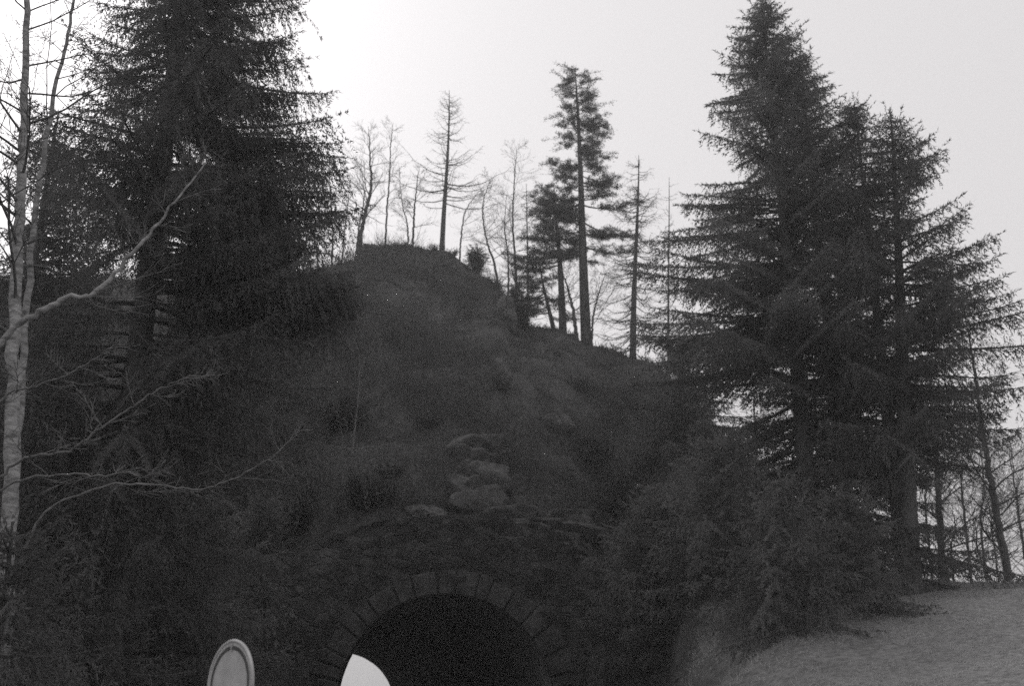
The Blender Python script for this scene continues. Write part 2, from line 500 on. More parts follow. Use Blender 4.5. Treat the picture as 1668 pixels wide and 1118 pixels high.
def surf_at(px, py):
    """where the sight line of a photo pixel meets the hill"""
    Y = np.linspace(10, 60, 1200); d = at(px, py, 1.0) - CAM
    x = CAM[0] + d[0] * Y; z = CAM[2] + d[2] * Y
    hgt = np.maximum(hz(x, Y), 0); hit = np.nonzero(hgt > z)[0]
    return float(Y[hit[0]]) if len(hit) else 45.0


def rock_on(name, label, cat, px, py, w, dpt, h, seed, **k):
    return rock(name, label, cat, px, py, surf_at(px, py) + 0.1, w, dpt, h, seed, **k)


def rock_face(label, px0, px1, py0, py1, seed):
    """a broken face of many angular blocks bedded in the slope, ONE mesh"""
    rng = np.random.default_rng(seed); VV = []; FF = []; nv = 0
    c = at((px0 + px1) / 2, (py0 + py1) / 2, surf_at((px0 + px1) / 2, (py0 + py1) / 2))
    rows = 5
    for i in range(rows):
        cols = 3 if i % 2 else 2
        for j in range(cols):
            px = px0 + (px1 - px0) * (j + .5 + rng.uniform(-.2, .2)) / cols; py = py0 + (py1 - py0) * (i + .5 + rng.uniform(-.15, .15)) / rows
            p = at(px, py, surf_at(px, py) + 0.2)
            wv = (px1 - px0) / cols / HF * 38 * rng.uniform(.8, 1.05); hv_ = (py1 - py0) / rows / HF * 40 * rng.uniform(.85, 1.15)
            bm = bmesh.new(); bmesh.ops.create_icosphere(bm, subdivisions=4, radius=1)
            N = np.concatenate([np.eye(3), -np.eye(3)]) + rng.normal(size=(6, 3)) * .22; N = np.concatenate([N, rng.normal(size=(7, 3))]); N /= np.linalg.norm(N, axis=1, keepdims=True)
            D = np.concatenate([rng.uniform(.62, .78, 6), rng.uniform(.92, 1.1, 7)])
            for v in bm.verts:
                d = np.array(v.co); q = N @ d; rr_ = min(1.25, np.min(np.where(q > .05, D / np.maximum(q, .05), 9)))
                rr_ += .05 * float(fbm(np.array([d[0] * 3 + i * 7 + d[2]]), np.array([d[1] * 3 + d[2] * 2 + j * 5]), seed, 4)[0])
                v.co = Vector((d[0] * rr_ * wv, d[1] * rr_ * .8, d[2] * rr_ * hv_))
            a = rng.uniform(-.12, .12); ca, sa = math.cos(a), math.sin(a)
            bm.verts.ensure_lookup_table()
            co = np.array([v.co for v in bm.verts]); co = np.stack([co[:, 0] * ca - co[:, 2] * sa, co[:, 1], co[:, 0] * sa + co[:, 2] * ca], 1) + (p - c)
            VV.append(co); FF.append(np.array([[v.index for v in f.verts] for f in bm.faces]) + nv); nv += len(co); bm.free()
    o = mesh_np('rocky_crag', np.concatenate(VV), np.concatenate(FF), M['rock']); o.location = c
    return tag(o, label, 'rock')


rock_face('pale broken rock face in the middle of the hillside above the tunnel', 742, 822, 722, 832, 21)
rock_face('dark broken rock band between the pale rock face and the right of the tunnel arch', 815, 945, 838, 905, 22)
rock_on('rock_outcrop', 'small pale rock knob just left of the broken rock face', 'rock', 752, 742, 0.9, 0.9, 1.1, 22)
rock_on('rock_outcrop', 'narrow upright rock above the dark broken rock band', 'rock', 888, 840, 0.8, 0.8, 1.6, 24)
rock_on('rock_outcrop', 'dark rock shelf under the broken rock face', 'rock', 690, 850, 1.7, 1.3, 1.2, 25)
rock_on('rock_outcrop', 'tilted rock slab beside the tunnel arch on its right', 'rock', 940, 900, 1.7, 1.2, 1.5, 27)
rock_on('rock_outcrop', 'small grey boulder up the slope left of the broken rock face', 'rock', 640, 770, 1.2, 1.2, 0.8, 28)
rock_on('rock_outcrop', 'mossy rock step high on the right flank of the hill', 'rock', 905, 700, 2.2, 1.5, 1.2, 29)
rock_on('rock_outcrop', 'rock rib on the hilltop knoll just under its right edge', 'rock', 740, 440, 1.6, 1.5, 1.6, 30)
rock_on('rock_outcrop', 'steep rock shoulder on the skyline where the hilltop drops to the pines', 'rock', 822, 520, 1.2, 1.6, 2.4, 31)
rock_on('rock_outcrop', 'blocky rock on the skyline at the left shoulder of the hilltop', 'rock', 602, 412, 1.5, 1.4, 1.5, 34)
rock_on('boulder', 'pale boulder at the left end of the loose stones above the tunnel', 'boulder', 520, 955, 0.8, 0.7, 0.7, 32)
rock_on('boulder', 'pale boulder on the dark slope above the round sign', 'boulder', 455, 1000, 0.8, 0.6, 0.7, 33)
protos = [rock_mesh(50 + k, 0.5, 0.45, 0.4, 3, 12) for k in range(4)]
pm = []
for b in protos:
    me = bpy.data.meshes.new('loose_stone'); b.to_mesh(me); b.free(); me.materials.append(M['rock']); pm.append(me)
rg = random.Random(4)
for k in range(34):
    px = rg.gauss(620, 55); py = 905 + rg.random() * 62 - max(0, (px - 600)) * 0.12
    Y = surf_at(px, py); p = at(px, py, Y)
    o = bpy.data.objects.new('loose_stone', pm[k % 4]); C.objects.link(o)
    s = rg.uniform(0.3, 0.75)
    o.location = (p[0], p[1] - 0.05, p[2] + 0.02); o.scale = (s, s * rg.uniform(.8, 1.1), s * rg.uniform(.7, 1))
    o.rotation_euler = (rg.uniform(-.5, .5), rg.uniform(-.5, .5), rg.uniform(0, 6))
    tag(o, 'small loose grey stone in the rubble up left of the tunnel arch', 'stone', 'loose stones above the tunnel')


# ------------------------------------------------------------------ conifers
def lean_trunk(h, r, lean=(0, 0), wob=0.15, seed=0, n=26):
    rng = np.random.default_rng(seed); t = np.linspace(0, 1, n)
    ph = rng.uniform(0, 6, 2)
    x = lean[0] * t + wob * (np.sin(t * 4 + ph[0]) - math.sin(ph[0])) * t; y = lean[1] * t + wob * (np.sin(t * 5 + ph[1]) - math.sin(ph[1])) * t
    P = np.stack([x, y, t * h], 1)
    R = r * (1 - t) ** 0.85 + 0.012; R[0] *= 1.25
    P[0, 2] = -0.4
    return P, R


def spruce(name, label, px, py_top, Y, height=None, R=3.0, base=0.0, seed=1, needles='needles', dens=1.0, droop=0.5,
           whorl=0.30, prof_pow=0.66, trunk_r=None, lean=0.0, cat='tree', group=None, twig_step=0.13, nl=0.12, nw=0.029, gap=0.0, px_base=None,
           sheet=0.35, tips=0.0, rmin=0.12, azbias=None, extras=(), vary=(.72, 1.12)):
    rng = np.random.default_rng(seed)
    top = at(px, py_top, Y)
    bx = top[0] if px_base is None else at(px_base, 900, Y)[0]
    gz = ground_z(bx, Y)
    h = top[2] - gz
    root = thing(name, label, cat, (bx, Y, gz), group)
    tr = trunk_r or 0.012 * h + 0.04
    TP, TR = lean_trunk(h, tr, (top[0] - bx, 0), 0.06, seed)
    v, f = tube(TP, TR, 10); mesh_np('trunk', v, f, M['bark'], root, smooth=True)
    B0 = []; B1 = []; BR0 = []; BR1 = []
    TS = []; TD = []; TL = []; TSag = []
    z = base + 0.15
    todo = [(float(at(px, q[0], Y)[2] - gz), q) for q in extras]
    while z < h - 0.15 or todo:
        ex = None
        if z >= h - 0.15: zz, ex = todo.pop(); keepz = z; z = zz
        t = z / h
        nb = 1 if ex else rng.integers(5, 8)
        a0 = rng.uniform(0, 6.28)
        for k in range(nb):
            az = a0 + k * 6.283 / nb + rng.uniform(-.35, .35)
            if not ex and float(vnoise((az % 6.283) * 1.1 + seed * 3.7, z * 0.75 + seed)) < gap * 1.15: continue
            tt = max(0.0, (1 - (z - base * 0.0) / h))
            L = R * min(1.0, (tt / 0.8)) ** prof_pow * rng.uniform(*vary) + rmin
            if rng.random() < tips: L *= 1.25
            if azbias is not None: L *= azbias(az, t)
            if ex: L = ex[1]; az = ex[2]
            el = math.radians(38 * t - 14 + rng.uniform(-7, 7)) if droop > 0.3 else math.radians(34 * t + 2 + rng.uniform(-7, 7))
            n = max(5, int(L / 0.28)); s = np.linspace(0, 1, n + 1)
            hd = np.array((math.cos(az), math.sin(az), 0))
            sag = droop * L * 0.34 * (1 - 0.8 * t)
            if ex and droop > .8: sag = 0.10 * L; el = math.radians(-2 + rng.uniform(-3, 3))
            zc = L * s * math.sin(el) - sag * s ** 1.6 + sag * 0.75 * s ** 4
            cx_, cy_ = np.interp(z, TP[:, 2], TP[:, 0]), np.interp(z, TP[:, 2], TP[:, 1])
            side = np.array((-math.sin(az), math.cos(az), 0)) * rng.uniform(-.16, .16) * L
            P = np.array((cx_, cy_, z)) + hd * (L * s * math.cos(el))[:, None] + np.outer(zc, (0, 0, 1)) + side * (s ** 2)[:, None]
            rb = (0.010 + 0.011 * L) * (1 - s) + 0.004
            B0.append(P[:-1]); B1.append(P[1:]); BR0.append(rb[:-1]); BR1.append(rb[1:])
            # side twigs
            st0 = 0.10 if L < 1.2 else 0.16
            ns = max(3, int(L * (1 - st0) / twig_step)); ss = st0 + (1 - st0) * (np.arange(ns) + rng.random(ns) * .6) / ns
            ss = np.clip(ss, 0, 0.995)
            pp = np.stack([np.interp(ss, s, P[:, i]) for i in range(3)], 1)
            tg = np.stack([np.interp(ss, s[:-1], np.diff(P[:, i])) for i in range(3)], 1); tg /= np.linalg.norm(tg, axis=1, keepdims=True)
            sd_ = np.cross(tg, (0, 0, 1)); sd_ /= np.linalg.norm(sd_, axis=1, keepdims=True) + 1e-9
            env = np.sqrt(np.clip(1 - ss, 0, 1)) * np.clip(ss * 4 + 0.3, 0, 1)
            for sg in (-1, 1):
                ln = (0.16 + sheet * L * 0.75 * env) * rng.uniform(0.65, 1.2, ns)
                ln = np.minimum(ln, 1.1)
                TS.append(pp); TD.append(tg * 0.75 + sg * sd_ * 0.8); TL.append(ln); TSag.append(np.full(ns, 0.35 + droop * 0.5))
            # hanging curtains
            if droop > 0.3:
                TS.append(pp); TD.append(tg * 0.4 + rng.normal(size=(ns, 3)) * 0.25 - np.array((0, 0, 0.7)))
                TL.append(rng.uniform(0.15, 0.5, ns) * (1.3 if ex else 1.0) * (0.4 + droop) * np.clip(L / 2, 0.35, 1)); TSag.append(np.full(ns, 0.7))
            TS.append(P[-1:]); TD.append((P[-1:] - P[-2:-1]) / 0.28 + np.array((0, 0, .15))); TL.append(np.array([0.3])); TSag.append(np.array([0.1]))
        if ex: z = keepz; continue
        z += whorl * rng.uniform(0.8, 1.2) * (0.55 + 0.45 * (1 - t))
    # leader shoot
    TS.append(np.array([[TP[-1, 0], TP[-1, 1], h - 0.5]])); TD.append(np.array([[0, 0, 1.0]])); TL.append(np.array([0.6])); TSag.append(np.array([0.0]))
    bv, bf = segs_mesh(np.concatenate(B0), np.concatenate(B1), np.concatenate(BR0), np.concatenate(BR1))
    TS = np.concatenate(TS); TD = np.concatenate(TD); TL = np.concatenate(TL); SG = np.concatenate(TSag)
    TD /= np.linalg.norm(TD, axis=1, keepdims=True) + 1e-9
    cnt = np.maximum(2, (TL * 50 * dens).astype(int))
    I = np.repeat(np.arange(len(TL)), cnt); s = rng.random(len(I))
    D = TD[I]; L = TL[I][:, None]; s1 = s[:, None]
    P = TS[I] + D * L * s1; P[:, 2] -= (SG[I] * TL[I] * s ** 2)
    P += rng.normal(size=P.shape) * 0.012
    T = D.copy(); T[:, 2] -= 2 * SG[I] * s; T /= np.linalg.norm(T, axis=1, keepdims=True) + 1e-9
    v, f = needles_mesh(rng, P, T, nl, nw, 0.62)
    crown_np(bv, bf, M['twig'], v, f, M[needles], root)
    return root


def pine(name, label, px, py_top, px_b, Y, specs, seed, trunk_r, cat='tree', clump=0.55, group=None):
    """Scots pine; specs: (height fraction, side reach in m, clumps) per bough"""
    rng = np.random.default_rng(seed); top = at(px, py_top, Y); bx = at(px_b, 540, Y)[0]; gz = ground_z(bx, Y); h = top[2] - gz
    root = thing(name, label, cat, (bx, Y, gz), group)
    TP, TR = lean_trunk(h, trunk_r, (top[0] - bx, 0), 0.10, seed)
    v, f = tube(TP, TR, 9); mesh_np('trunk', v, f, M['bark'], root, smooth=True)
    B0 = []; B1 = []; R0 = []; R1 = []; NP = []; NT = []
    for (t, reach, up) in specs:
        z = t * h; az = 0 if reach > 0 else math.pi
        az += rng.uniform(-0.9, 0.9) * (0.4 if abs(reach) > 2 else 1); L = abs(reach) / max(0.5, abs(math.cos(az))) if abs(reach) > 2 else abs(reach)
        n = 8; s = np.linspace(0, 1, n + 1)
        c = np.array([np.interp(z, TP[:, 2], TP[:, i]) for i in range(3)])
        P = c + np.outer(L * s, (math.cos(az), math.sin(az), 0)) + np.outer(up * L * s - 0.12 * L * np.sin(s * 3.1), (0, 0, 1)) + rng.normal(size=(n + 1, 3)) * 0.03 * L * s[:, None]
        rb = (0.012 + 0.012 * L) * (1 - s) + 0.006
        B0.append(P[:-1]); B1.append(P[1:]); R0.append(rb[:-1]); R1.append(rb[1:])
        m = max(5, int(L * 13))
        for j in range(m):
            q = rng.uniform(0.28 if L > 1.5 else 0.1, 1.0); p0 = np.array([np.interp(q, s, P[:, i]) for i in range(3)])
            d = np.array((math.cos(az), math.sin(az), 0)) * 0.5 + rng.normal(size=3) * (0.75, 0.75, 0.28) + np.array((0, 0, 0.12))
            l = rng.uniform(0.25, 0.75) * clump * 1.3; p1 = p0 + d * l
            B0.append(p0[None]); B1.append(p1[None]); R0.append(np.array([0.009])); R1.append(np.array([0.004]))
            k = int(60 * l / 0.4); u = rng.uniform(0.35, 1.08, k)[:, None]
            NP.append(p0 + (p1 - p0) * u + rng.normal(size=(k, 3)) * (0.075, 0.075, 0.05)); NT.append(np.tile(d / np.linalg.norm(d), (k, 1)))
    bv, bf = segs_mesh(np.concatenate(B0), np.concatenate(B1), np.concatenate(R0), np.concatenate(R1))
    v, f = needles_mesh(rng, np.concatenate(NP), np.concatenate(NT), 0.12, 0.028, 0.9); crown_np(bv, bf, M['twig'], v, f, M['pine_needles'], root)
    return root


def larch(name, label, px, py_top, px_b, Y, seed, reach, trunk_r, base_t=0.2, droop=0.1, up=0.12, n_b=60, twiggy=1.0, specs=(), mat='twig', cat='tree', py_b=500, group=None, rough=0.0):
    """conifer without needles: long thin boughs, short side twigs"""
    rng = np.random.default_rng(seed); top = at(px, py_top, Y); bx = at(px_b, py_b, Y)[0]; gz = ground_z(bx, Y); h = top[2] - gz
    root = thing(name, label, cat, (bx, Y, gz), group)
    TP, TR = lean_trunk(h, trunk_r, (top[0] - bx, 0), 0.10, seed)
    v, f = tube(TP, TR, 8); mesh_np('trunk', v, f, M['bark'], root, smooth=True)
    B0 = []; B1 = []; R0 = []; R1 = []
    bl = [(rng.uniform(base_t, 0.97), None, None) for _ in range(n_b)] + list(specs)
    for (t, rx, u) in bl:
        z = t * h
        if rx is None:
            az = rng.uniform(0, 6.28); L = reach * (1 - t) ** 0.75 * rng.uniform(0.5, 1.1) + 0.25; uu = up + 0.35 * t + rng.uniform(-.12, .12)
        else:
            az = (0 if rx > 0 else math.pi) + rng.uniform(-.3, .3); L = abs(rx); uu = u
        n = 9; s = np.linspace(0, 1, n + 1); c = np.array([np.interp(z, TP[:, 2], TP[:, i]) for i in range(3)])
        zc = uu * L * s - droop * L * np.sin(s * 3.14) * 1.2 + 0.10 * L * s ** 3
        P = c + np.outer(L * s, (math.cos(az), math.sin(az), 0)) + np.outer(zc, (0, 0, 1)) + rng.normal(size=(n + 1, 3)) * 0.022 * L * s[:, None]
        rb = (0.008 + 0.0085 * L) * (1 - s) + 0.004
        B0.append(P[:-1]); B1.append(P[1:]); R0.append(rb[:-1]); R1.append(rb[1:])
        m = int(L * 9 * twiggy)
        if m:
            q = rng.uniform(0.12, 1, m); p0 = np.stack([np.interp(q, s, P[:, i]) for i in range(3)], 1)
            d = rng.normal(size=(m, 3)) * (0.6, 0.6, 0.45) + np.array((math.cos(az), math.sin(az), -0.25)) * 0.6
            l = rng.uniform(0.12, 0.5, m)[:, None] * (0.5 + 0.5 * min(1, L / 2)); pm_ = p0 + d * l * .5 + rng.normal(size=(m, 3)) * .02; p1 = pm_ + d * l * .5 + np.array((0, 0, -.05))
            B0 += [p0, pm_]; B1 += [pm_, p1]; R0 += [np.full(m, .006), np.full(m, .0045)]; R1 += [np.full(m, .0045), np.full(m, .0035)]
    v, f = segs_mesh(np.concatenate(B0), np.concatenate(B1), np.concatenate(R0), np.concatenate(R1)); mesh_np('branches', v, f, M[mat], root)
    return root


def bare_tree(name, label, path_px, Y, seed, r0, spread=1.0, nb=22, mat='twig', tmat='bark', cat='tree', group=None, t0=0.25, blen=0.28, ang=0.75, levels=3, upb=0.35, rooted=True):
    """leafless broadleaf; path_px are photo pixels of the stem from its foot up; Y one distance or one per pixel"""
    rng = random.Random(seed)
    Ys = Y if isinstance(Y, (list, tuple)) else [Y] * len(path_px)
    pts = [at(a, b, yy) for (a, b), yy in zip(path_px, Ys)]
    gz = ground_z(pts[0][0], pts[0][1])
    base = np.array((pts[0][0], pts[0][1], gz))
    if rooted: pts[0] = base - np.array((0, 0, 0.3))
    root = thing(name, label, cat, base, group)
    P = smooth_path(pts, 60) - base; n = len(P)
    for i in range(2, n): P[i] += np.array((rng.gauss(0, 1), rng.gauss(0, 1), rng.gauss(0, 1))) * min(.018, .008 + .09 * r0)
    t = np.linspace(0, 1, n); R = r0 * (1 - t) ** 0.8 + 0.006
    v, f = tube(P, R, 7); mesh_np('trunk', v, f, M[tmat], root, smooth=True)
    h = float(np.linalg.norm(np.diff(P, axis=0), axis=1).sum())
    seg = []

    def grow(p, d, L, r, lev):
        k = 6 if lev == 1 else 4
        for i in range(k):
            d = (d + Vector((rng.gauss(0, .13), rng.gauss(0, .13), rng.gauss(0, .10) + 0.05 * upb))).normalized()
            q = p + d * (L / k); r2 = r * (1 - 0.75 / k)
            seg.append((p, q, r, r2))
            if lev < levels and i >= 1:
                for _ in range(2 if rng.random() < 0.6 else 1):
                    sd2 = Vector((rng.gauss(0, 1), rng.gauss(0, 1), rng.gauss(0, .7))).normalized()
                    grow(q, (d + sd2 * ang).normalized(), L * rng.uniform(.3, .6), r2 * 0.55, lev + 1)
            p = q; r = r2
    cuts = [0]
    for k in range(nb):
        tt = t0 + (1 - t0) * (k + rng.random()) / nb; tt = min(tt, 0.985)
        i = int(tt * (n - 1)); p = Vector(P[i]); td = Vector(P[i + 1] - P[i]).normalized()
        a = rng.uniform(0, 6.283); o = Vector((math.cos(a), math.sin(a), 0))
        d = (td * upb * 1.6 + o * ang * 1.1).normalized()
        grow(p, d, h * blen * spread * (1.15 - tt) * rng.uniform(.6, 1.2) + .2, max(.008, float(R[i]) * 0.42), 1)
        cuts.append(len(seg))
    a = np.array([tuple(s[0]) + tuple(s[1]) + (s[2], s[3]) for s in seg])
    a[:, 6:] = np.maximum(a[:, 6:] * .85, 0.0032)
    groups = list(zip(cuts[:-1], cuts[1:])) if nb <= 20 else [(0, len(a))]
    for i0, i1 in groups:
        b = a[i0:i1]; v, f = segs_mesh(b[:, :3], b[:, 3:6], b[:, 6], b[:, 7])
        mesh_np('branch' if nb <= 20 else 'branches', v, f, M[mat], root)
    return root


def bush(name, label, px, Y, w, h, seed, leafy=True, cat='bush', mat='leaf', group=None, dy=0.0):
    """multi-stemmed low bush, leafy or bare"""
    rng = np.random.default_rng(seed); x = at(px, 700, Y)[0]; gz = ground_z(x, Y); root = thing(name, label, cat, (x, Y, gz), group)
    B0 = []; B1 = []; R0 = []; R1 = []; NP = []; NT = []
    for k in range(int(14 + 10 * w)):
        az = rng.uniform(0, 6.28); sp = rng.uniform(0.05, 1) * w / 2; hh = h * rng.uniform(.55, 1) * (1 - 0.35 * (sp / (w / 2)) ** 2)
        s = np.linspace(0, 1, 8); P = np.stack([math.cos(az) * sp * s ** 1.4, math.sin(az) * sp * s ** 1.4, hh * s - .1], 1) + rng.normal(size=(8, 3)) * .04 * s[:, None]
        rb = .018 * (1 - s) + .005; B0.append(P[:-1]); B1.append(P[1:]); R0.append(rb[:-1]); R1.append(rb[1:])
        m = int(12 * hh) + 4; q = rng.uniform(.2, 1, m); p0 = np.stack([np.interp(q, s, P[:, i]) for i in range(3)], 1)
        d = rng.normal(size=(m, 3)) * (.8, .8, .5) + (0, 0, .4); l = rng.uniform(.15, .45, m)[:, None] * min(1, h); p1 = p0 + d * l
        B0.append(p0); B1.append(p1); R0.append(np.full(m, .006)); R1.append(np.full(m, .004))
        if leafy:
            kk = 16; u = rng.uniform(.2, 1.05, (m, kk, 1)); pp = p0[:, None] + (p1 - p0)[:, None] * u + rng.normal(size=(m, kk, 3)) * .04
            NP.append(pp.reshape(-1, 3)); NT.append(np.repeat(d, kk, 0))
    v, f = segs_mesh(np.concatenate(B0), np.concatenate(B1), np.concatenate(R0), np.concatenate(R1)); mesh_np('stems', v, f, M['twig'], root)
    if leafy:
        v, f = needles_mesh(rng, np.concatenate(NP), np.concatenate(NT), .085, .04, .8); mesh_np('foliage', v, f, M[mat], root)
    return root


# --- the two big spruces and their companions at the right
spruce('spruce_tree', 'tallest dark spruce right of the tunnel, its tip touching the top of the picture', 1246, 2, 30, R=4.7, seed=11, droop=0.32,
       prof_pow=0.74, dens=1.0, tips=0.15, gap=0.32, whorl=.34,
       extras=[(330, 2.8, 3.2), (380, 3.5, 3.0), (430, 4.5, 3.1), (450, 4.3, 3.4), (480, 4.7, 3.3), (520, 4.7, 2.9), (545, 4.6, 3.1), (560, 4.8, 3.2), (590, 4.6, 3.05), (620, 4.4, 3.4)])
spruce('spruce_tree', 'narrower spruce close behind the tallest one, its tip just lower on the right', 1308, 92, 31, R=3.0, seed=12, droop=0.34, dens=.85, gap=0.28, whorl=.36, base=2)
spruce('spruce_tree', 'ragged spruce with two tips, the left tip of the pair beside the tallest spruce', 1388, 168, 29, R=2.9, base=3.4, seed=13, droop=0.5, gap=0.33, dens=.95, whorl=.40, tips=0.2)
spruce('spruce_tree', 'broad layered spruce at the right with gaps of sky between its boughs', 1446, 186, 28, R=3.6, base=6.2, seed=14, droop=0.62, gap=0.32,
       prof_pow=0.7, whorl=0.42, tips=0.2, px_base=1478, trunk_r=0.25, dens=1.0, azbias=lambda az, t: 1.0 + 0.05 * math.cos(az),
       extras=[(470, 2.6, -1.6), (530, 2.8, -1.3), (560, 2.6, -1.9), (600, 2.9, -1.55), (630, 2.6, -2.3), (650, 2.8, -1.2), (690, 2.4, -1.7), (720, 2.3, -2.2), (745, 2.0, -1.8), (700, 2.6, -2.8), (740, 2.3, 3.1), (780, 2.0, -2.6), (610, 2.9, 0.1), (640, 3.1, -.2), (660, 2.8, .3)])
spruce('young_spruce', 'young spruce on the slope right of the tunnel under the tallest spruce', 1165, 705, 27, R=1.9, seed=15, needles='needles', droop=0.45, twig_step=0.14, nl=.1)
spruce('young_spruce', 'bushy young spruce standing on the pale bank below the tallest spruce', 1265, 770, 24, R=1.6, seed=16, needles='needles', droop=0.7, gap=.05, prof_pow=.9, twig_step=0.14, nl=.1)
spruce('young_spruce', 'low young spruce right of the tunnel arch at the foot of the slope', 1060, 800, 29.5, R=1.9, seed=17, needles='needles', droop=0.5, twig_step=0.14)
spruce('young_spruce', 'small young spruce between the bushy one and the broad layered spruce', 1375, 800, 25.5, R=1.5, seed=18, droop=0.4, twig_step=0.14)

spruce('spruce_tree', 'middle-sized spruce on the right shoulder of the hill, left of the tallest spruce foot', 1112, 560, 37, R=2.6, seed=19, droop=.4, gap=.15)

# --- left group
spruce('spruce_tree', 'huge dark spruce at the left with drooping boughs reaching out over the hill', 338, -420, 18, R=4.0, vary=(.5, 1.18), seed=21, droop=1.0, prof_pow=0.75,
       dens=1.45, gap=0.36, tips=0.15, sheet=0.34, twig_step=0.095, nl=.075, nw=.021, whorl=0.30, trunk_r=0.28, base=4.0, azbias=lambda az, t: (1.0 - 0.30 * max(0.0, -math.cos(az)) * min(1, t * 1.6)) * (0.62 if t < .32 and math.cos(az) > 0 else 1.0),
       extras=[(89, 2.26, -0.14), (97, 2.3, -0.39), (83, 2.41, -0.23), (89, 2.49, -0.05), (103, 2.22, 0.09), (142, 2.21, 0.29), (151, 2.26, 0.12), (140, 2.27, 0.05), (145, 1.9, 0.29), (211, 3.08, 0.3), (217, 3.22, -0.11), (219, 2.89, 0.35), (221, 2.65, -0.33), (205, 3.25, -0.08), (215, 2.79, -0.02), (209, 2.83, 0.05), (214, 3.21, 0.13), (294, 3.13, 0.39), (288, 2.65, 0.28), (295, 3.16, 0.03), (289, 2.69, 0.26), (286, 2.74, -0.4), (292, 3.22, -0.37), (291, 2.82, -0.32), (279, 3.07, 0.29), (319, 2.39, -0.41), (335, 2.23, 0.3), (342, 2.33, 0.4), (325, 2.09, 0.06), (357, 2.33, -0.1), (371, 2.31, -0.41), (377, 2.4, 0.36), (378, 2.44, -0.06), (368, 2.6, 0.06), (369, 2.58, 0.35), (425, 3.2, 0.16), (419, 3.1, 0.38), (426, 3.29, -0.44), (423, 3.32, -0.43), (428, 3.36, -0.4), (428, 3.23, 0.13), (421, 3.41, 0.18), (437, 3.33, 0.12), (459, 3.5, -0.06), (450, 3.56, -0.14), (444, 3.6, 0.06), (443, 3.61, 0.21), (437, 3.78, 0.17), (443, 3.48, 0.23), (442, 3.44, -0.08), (453, 3.37, -0.18), (466, 3.71, -0.08), (479, 3.17, -0.16), (474, 3.75, -0.07), (463, 3.13, 0.0), (463, 3.69, 0.26), (462, 3.26, 0.24)])
spruce('spruce_tree', 'grey spruce at the left edge behind the birch and left of the huge spruce', 100, 190, 23, R=3.3, seed=22, droop=0.8, gap=0.36, dens=.9)
spruce('spruce_tree', 'spruce at the left edge half outside the picture with sky showing through its top', -90, 330, 25, R=3.0, seed=23, droop=0.8, gap=0.45, dens=.8)
spruce('spruce_tree', 'dark spruce behind the huge left spruce, its low boughs on the left ridge', 430, 300, 36, R=3.2, base=1.5, seed=24, droop=0.8, gap=0.1)
spruce('young_spruce', 'young spruce in the dark lower left corner below the grey spruce', 120, 640, 17, R=2.3, seed=25, droop=0.7, twig_step=.14, nl=.09, nw=.025)
spruce('young_spruce', 'young spruce on the dark slope above and left of the round sign', 290, 690, 22, R=2.6, seed=26, droop=0.6, twig_step=.14)
spruce('young_spruce', 'young spruce between the round sign and the tunnel arch', 425, 800, 28, R=1.4, seed=27, droop=0.6, twig_step=.15)
spruce('young_spruce', 'low young spruce at the bottom left corner of the picture', 10, 850, 13, R=1.5, seed=28, droop=0.6, twig_step=.12, nl=.08, nw=.022)

# --- pines, larches and bare trees on the hilltop
rs = random.Random(9)
sp = []
for t in np.linspace(0.32, 0.995, 84):
    lim = np.interp(t, [.3, .36, .42, .5, .58, .66, .74, .8, .86, .92, 1.0], [1.0, 2.0, 2.3, 2.5, 1.9, 1.4, 1.1, 1.05, 1.15, .95, .5])
    sp.append((t, lim * rs.uniform(.5, 1.05) * rs.choice((-1, 1)), rs.uniform(-.05, .22)))
sp += [(.795, 2.0, .02), (.79, 1.75, .06), (.80, 1.3, 0), (.5, 2.9, 0.0), (.47, -2.5, -.05), (.44, 2.8, -.05), (.40, -2.9, -.1), (.36, 2.5, -.1), (.52, -2.3, .05), (.33, -1.8, -.1)]
pine('pine_tree', 'tallest pine on the hill with a flat-topped crown and one long bough to the right', 934, 112, 955, 50.5, sp, 31, 0.27)
sp = [(t, np.interp(t, [.25, .5, 1], [1.8, 2.4, .6]) * rs.uniform(.5, 1.1) * rs.choice((-1, -1, 1)), rs.uniform(-.1, .2)) for t in np.linspace(.46, .99, 22)]
pine('pine_tree', 'shorter pine just left of the tallest pine, its trunk straight and bare below', 908, 300, 917, 51.0, sp, 32, 0.20)
sp = [(t, np.interp(t, [.25, .5, 1], [1.4, 1.6, .5]) * rs.uniform(.5, 1.1) * rs.choice((-1, -1, 1)), rs.uniform(-.15, .15)) for t in np.linspace(.25, .99, 24)]
pine('pine_tree', 'slender leaning pine left of the two straight pine trunks', 878, 415, 905, 51.5, sp, 33, 0.12)

larch('larch_tree', 'bare larch on the hilltop with long level boughs, alone against the sky', 731, 145, 720, 56.0, 41, 2.3, 0.15, base_t=0.30, n_b=80,
      specs=[(.28, 3.4, .02), (.40, 3.8, .25), (.30, 2.6, .25), (.36, -3.2, .2), (.42, -2.2, .30), (.33, 2.2, .0), (.30, -2.9, .15), (.45, -2.9, .75), (.38, 2.6, .1), (.25, -1.8, .2), (.52, 2.0, .5)], twiggy=1.3, py_b=405)
larch('larch_tree', 'thin sparse larch right of the pines at the edge of the hill', 1035, 252, 1030, 48.5, 42, 2.3, 0.15, base_t=0.04, n_b=150, droop=.12, up=-.08, twiggy=2.2, py_b=570)
larch('larch_tree', 'faint slim larch standing behind the thin sparse larch and the tallest spruce', 1085, 290, 1082, 60, 43, 2.0, 0.10, base_t=.1, n_b=70, droop=.1, up=0, py_b=590)
larch('larch_tree', 'small twiggy larch between the hilltop knoll and the pines', 862, 300, 858, 57, 44, 1.7, 0.08, base_t=.1, n_b=50, py_b=520)

